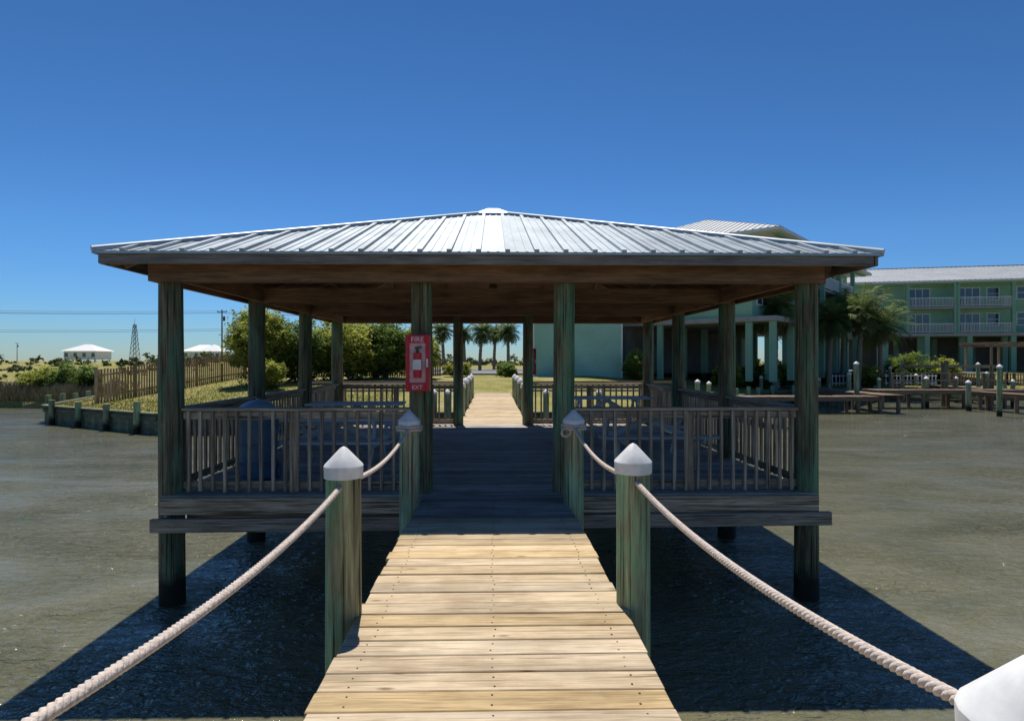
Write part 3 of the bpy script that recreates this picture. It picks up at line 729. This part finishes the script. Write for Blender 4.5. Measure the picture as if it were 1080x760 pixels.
# ---------------------------------------------------------------- hotel
HT=empty('hotel_building')
GZ=.5; FL=[4.7,7.6]; EV=10.5
def place(o,org,a): o.location=(org[0],org[1],0); o.rotation_euler=(0,0,a)
def wing(org,a,L_,D,plan,rise,tag,hip0=True,hip1=True):
    wl=B();tr=B();gl=B();cn=B();rf=B();mt=B()
    wl.box(0,L_,0,D,FL[0],EV)
    cn.box(-.3,L_+.3,-1.7,D+.3,FL[0]-.35,FL[0]-.004)
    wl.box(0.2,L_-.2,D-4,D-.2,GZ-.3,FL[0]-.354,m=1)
    k=0
    while k<=L_:
        for yy in (.25,-1.35,D*.5):
            mt.box(k-.25 if k>0 else 0,k+.25,yy-.22,yy+.22,GZ-.3,FL[0]-.354)
        k+=4.2
    def window(x0,x1,z0,z1,y=0.0,mull=1):
        gl.box(x0,x1,y-.03,y+.02,z0,z1)
        t=.09
        tr.box(x0-t,x0,y-.07,y+.02,z0-t,z1+t); tr.box(x1,x1+t,y-.07,y+.02,z0-t,z1+t)
        tr.box(x0,x1,y-.068,y+.02,z1,z1+t); tr.box(x0,x1,y-.068,y+.02,z0-t,z0)
        for q in range(1,mull+1):
            xm=x0+(x1-x0)*q/(mull+1); tr.box(xm-.035,xm+.035,y-.06,y+.02,z0,z1)
        if mull<2: tr.box(x0,x1,y-.055,y+.02,(z0+z1)/2-.03,(z0+z1)/2+.03)
    for f in FL:
        for (kind,x0,x1) in plan:
            if kind=='w':
                xm=(x0+x1)/2; window(xm-1.1,xm+1.1,f+.95,f+2.25,mull=1)
            elif kind=='b':
                cn.box(x0,x1,-1.6,-.004,f-.18,f+.02) if f>FL[0] else None
                window(x0+.5,x0+2.6,f+.08,f+2.2,mull=2)
                if x1-x0>4.6: window(x1-1.6,x1-.5,f+.9,f+2.2,mull=0)
                tr.box(x0,x1,-1.62,-1.55,f+1.02,f+1.09); tr.box(x0,x1,-1.61,-1.56,f+.12,f+.17)
                n=int((x1-x0)/.14)
                for q in range(n+1):
                    xx=x0+(x1-x0)*q/n; tr.box(xx-.018,xx+.018,-1.6,-1.565,f+.17,f+1.02)
                for xx in (x0+.03,x1-.03):
                    tr.box(xx-.03,xx+.03,-1.54,-.07,f+1.02,f+1.09)
                    for q in range(9): tr.box(xx-.018,xx+.018,-1.5+q*.16,-1.465+q*.16,f+.05,f+1.02)
        mt.box(-.02,L_+.02,-.05,-.003,f-.12,f+.05) 
    for (kind,x0,x1) in plan:
        if kind=='b':
            for xx in (x0-.18,x1+.18):
                mt.box(xx-.17,xx+.17,-1.66,-1.32,FL[0],EV-.1)
                for zz in (EV-.35,): mt.box(xx-.24,xx+.24,-1.72,-1.26,zz,zz+.12)
    mt.box(0,L_,-1.7,-1.35,EV-.28,EV-.1)
    for f in FL:
        for yy in (D*.25,D*.5,D*.75):
            gl.box(-.03,.02,yy-.6,yy+.6,f+.9,f+2.2)
            tr.box(-.07,.02,yy-.7,yy-.6,f+.8,f+2.3); tr.box(-.07,.02,yy+.6,yy+.7,f+.8,f+2.3); tr.box(-.068,.02,yy-.6,yy+.6,f+2.2,f+2.3); tr.box(-.068,.02,yy-.6,yy+.6,f+.8,f+.9)
    o=.9; x0,x1,y0,y1=-o,L_+o,-1.6-.5,D+o; yc=(y0+y1)/2; hd=(y1-y0)/2
    rx0=x0+(hd if hip0 else 0); rx1=x1-(hd if hip1 else 0); zr=EV+rise; ze=EV+.06
    rf.face([(x0,y0,ze),(x1,y0,ze),(rx1,yc,zr),(rx0,yc,zr)]); rf.face([(x1,y1,ze),(x0,y1,ze),(rx0,yc,zr),(rx1,yc,zr)])
    rf.face([(x0,y1,ze),(x0,y0,ze),(rx0,yc,zr)]); rf.face([(x1,y0,ze),(x1,y1,ze),(rx1,yc,zr)])
    tr.box(x0,x1,y0,y1,ze-.2,ze-.01)
    xx=x0+.3
    while xx<x1:
        t=1.0
        if hip0: t=min(t,(xx-x0)/hd)
        if hip1: t=min(t,(x1-xx)/hd)
        for s_,yb in ((1,y0),(-1,y1)):
            rf.beam((xx,yb,ze+.02),(xx,yb+s_*hd*t,ze+.02+(zr-ze)*t),.05,.06)
        xx+=.5
    if hip0:
        yy=y0+.3
        while yy<y1:
            t=1-abs(yy-yc)/hd; rf.beam((x0,yy,ze+.02),(x0+hd*t,yy,ze+.02+(zr-ze)*t),.05,.06); yy+=.5
    rf.beam((rx0,yc,zr+.03),(rx1,yc,zr+.03),.3,.06)
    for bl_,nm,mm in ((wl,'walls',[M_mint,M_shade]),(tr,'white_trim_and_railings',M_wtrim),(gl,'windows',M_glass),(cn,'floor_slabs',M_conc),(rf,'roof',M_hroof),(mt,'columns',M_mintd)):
        ob=bl_.obj(nm,mm,HT); place(ob,org,a)
a=math.atan2(22,20)
wing((18,42),a,28,14,[('w',.5,3.5),('b',4,9),('w',9.5,12),('b',12.5,17.5),('b',18,23),('w',23.5,27)],3.2,'A')
a=math.atan2(-3.9,16)
wing((41,71),a,52,14,[('w',.8,6.0),('b',6.6,11.0),('b',11.6,16.6),('w',17,21),('b',21.6,26.2),('b',27,32),('w',33,37),('b',38,43)],2.6,'B',hip0=False)
bb=B(); bb.box(3.1,9.7,46,52,.2,6.3); ob=bb.obj('utility_block',M_teal,HT)
bb=B(); bb.box(2.8,10,45.7,52.3,6.304,6.55); bb.box(3.0,3.12,45.93,45.99,.2,6.3); bb.box(9.68,9.8,45.93,45.99,.2,6.3); bb.obj('utility_block_trim',M_wtrim,HT)

# ---------------------------------------------------------------- docks on the right
DK=empty('dock'); bb=B()
def dockseg(x0,x1,y0,y1,z=-.35):
    if x1-x0>y1-y0:
        x=x0
        while x<x1-.1: bb.box(x,x+.17,y0+U(-.03,.03),y1+U(-.03,.03),z-.04,z+U(-.006,.006)); x+=.18
        for yy in (y0+.05,y1-.05): bb.beam((x0,yy,z-.15),(x1,yy,z-.15),.06,.22)
        k=x0+.4
        while k<x1:
            for yy in (y0+.12,y1-.12): bb.cyl((k,yy,-2.5),(k,yy,z-.04),.11,.11,8)
            k+=2.6
    else:
        y=y0
        while y<y1-.1: bb.box(x0,x1,y,y+.17,z-.04,z); y+=.18
        for xx in (x0+.05,x1-.05): bb.beam((xx,y0,z-.15),(xx,y1,z-.15),.06,.22)
        k=y0+.4
        while k<y1:
            for xx in (x0+.12,x1-.12): bb.cyl((xx,k,-2.5),(xx,k,z-.04),.11,.11,8)
            k+=2.6
dockseg(24,46,37.6,39.2,z=-.2); dockseg(22,23.3,34,46,z=-.3); dockseg(33.5,34.7,39.2,47,z=-.25); dockseg(10,22,34.2,35.6,z=-.4); dockseg(29.6,30.5,31,37.5,z=-.25); dockseg(12,13.2,27,34.2,z=-.4)
bb.obj('planks_and_frame',M_dock,DK)
bb=B()
for x in range(26,46,2): bb.beam((x,39.1,-.2),(x,39.1,.8),.09,.09,up=(0,1,0))
bb.beam((26,39.1,.82),(46,39.1,.82),.12,.04); bb.beam((26,39.1,.35),(46,39.1,.35),.04,.1)
bb.obj('dock_rail',M_dock,DK)
for (px,base,top) in [(806,424,396),(824,422,398),(909,433,381),(899,427,392),(984,430,397),(1063,440,384),(1041,424,382),(1050,428,392),(1016,425,397),(958,424,392),(932,424,398),(770,424,398),(748,430,402),(737,434,400),(1078,430,400),(1003,421,390),(972,419,394),(945,420,386),(868,423,398),(1030,434,401)]:
    d=(EYE-WATER)*643/(base-380); mpost((px-520)/643*d,d,top=EYE-(top-380)*d/643,r=U(.12,.15),name='dock_piling',lean=U(-.08,.08))
e=empty('boat_lift',(31.3,41.6,0)); b1=B()
for x in (-1.6,1.6):
    for y in (-2,2): b1.cyl((x,y,-2.6),(x+U(-.05,.05),y,1.5+U(-.15,.15)),.14,.13,12,rings=3,wob=.03)
    b1.beam((x,-2.3,1.25),(x,2.3,1.25),.12,.2)
    b1.beam((x,-2,-.9),(x,2,-.9),.1,.14)
for y in (-2,2):
    for x in (-1.6,1.6): b1.cyl((x*.9,y,-.9),(x*.95,y,1.2),.015,.015,6)
    b1.beam((-1.6,y,-.95),(1.6,y,-.95),.14,.14)
b1.obj('frame',M_bulk,e)
for px in (472,458,576,590,632):
    mpost((px-520)/643*24.6,24.6,top=.5,r=.12,name='dock_piling')
bb=B()
for z in (.4,.75,):
    bb.beam((1.4,25.3,z),(8,25.3,z),.04,.09); bb.beam((-8,25.3,z),(-1.4,25.3,z),.04,.09)
for x in [1.4,3,4.6,6.2,8,-1.4,-3,-4.6,-6.2,-8]: bb.beam((x,25.35,-.9),(x,25.35,.8),.09,.09,up=(0,1,0))
bb.obj('shore_railing',M_fence)

# ---------------------------------------------------------------- distant left
def pole(x,y,h_,arm=True):
    e=empty('utility_pole',(x,y,gz(x,y))); b1=B(); b1.cyl((0,0,-.3),(0,0,h_),.16,.10,10)
    if arm:
        b1.beam((-.95,.3,h_-.4),(.95,-.3,h_-.4),.1,.12)
        for q in (-.9,0.0,.9): b1.cyl((q,-q*.31,h_-.34),(q,-q*.31,h_-.1),.05,.04,6)
        b1.cyl((.3,.15,h_-2.0),(.3,.15,h_-1.2),.2,.2,10)
    b1.obj('pole',M_pole,e)
PL=[(-125,97),(-48,109),(20,118)]
for p in PL: pole(p[0],p[1],9.6)
pole(-215,280,9.0)
bb=B()
for (xa,ya),(xb,yb) in zip(PL,PL[1:]):
    for o,z in ((-.9,10.05),(0,10.4),(.9,10.05),(0,7.2),(.1,6.9)):
        bb.tube(catpts((xa+o,ya-o*.3,z),(xb+o,yb-o*.3,z),.5,24),.022,4)
bb.obj('power_line',M_pole)
def house(x,y,w_,d_,zt,rz=0):
    g=gz(x,y); e=empty('beach_house',(x,y,g),rz)
    b1=B(); b1.box(-w_/2,w_/2,-d_/2,d_/2,zt,zt+2.7); b1.obj('walls',M_wtrim,e)
    b2=B(); o=.7; zr=zt+2.7; a=w_/2+o; c=d_/2+o; k=c
    b2.face([(-a,-c,zr),(a,-c,zr),(a-k,0,zr+2.2),(-a+k,0,zr+2.2)]); b2.face([(a,c,zr),(-a,c,zr),(-a+k,0,zr+2.2),(a-k,0,zr+2.2)])
    b2.face([(-a,c,zr),(-a,-c,zr),(-a+k,0,zr+2.2)]); b2.face([(a,-c,zr),(a,c,zr),(a-k,0,zr+2.2)]); b2.face([(-a,-c,zr),(-a,c,zr),(a,c,zr),(a,-c,zr)]); b2.obj('roof',M_wtrim,e)
    b3=B()
    for q in range(4): b3.box(-w_/2+.8+q*(w_-1.6)/3-.5,-w_/2+.8+q*(w_-1.6)/3+.5,-d_/2-.05,-d_/2+.02,zt+.8,zt+2.1)
    b3.obj('windows',M_glass,e)
    b4=B()
    for q in range(5):
        for yy in (-d_/2+.3,d_/2-.3): b4.box(-w_/2+.3+q*(w_-.9)/4,-w_/2+.6+q*(w_-.9)/4,yy-.15,yy+.15,-.3,zt-.003)
    b4.obj('stilts',M_wtrim,e)
house(-131,200,10,8,1.2); house(-96,205,11,8,.6,.2); house(-86,190,6,6,.4)
e=empty('lattice_tower',(-148,255,.5)); b1=B()
H=16
for k in range(8):
    z0=k*H/8;z1=(k+1)*H/8; w0=1.5-1.1*k/8; w1=1.5-1.1*(k+1)/8
    for sx,sy in ((-1,-1),(1,-1),(1,1),(-1,1)): b1.beam((sx*w0,sy*w0,z0),(sx*w1,sy*w1,z1),.14,.14,up=(0,1,0))
    for s_ in (-1,1):
        b1.beam((-w0,s_*w0,z0),(w1,s_*w1,z1),.09,.09); b1.beam((w0,s_*w0,z0),(-w1,s_*w1,z1),.09,.09); b1.beam((-w1,s_*w1,z1),(w1,s_*w1,z1),.09,.09)
        b1.beam((s_*w0,-w0,z0),(s_*w1,w1,z1),.09,.09)
b1.cyl((0,0,H),(0,0,H+2.5),.08,.04,6); b1.obj('mast',M_pole,e)
print('done',len(bpy.data.objects))
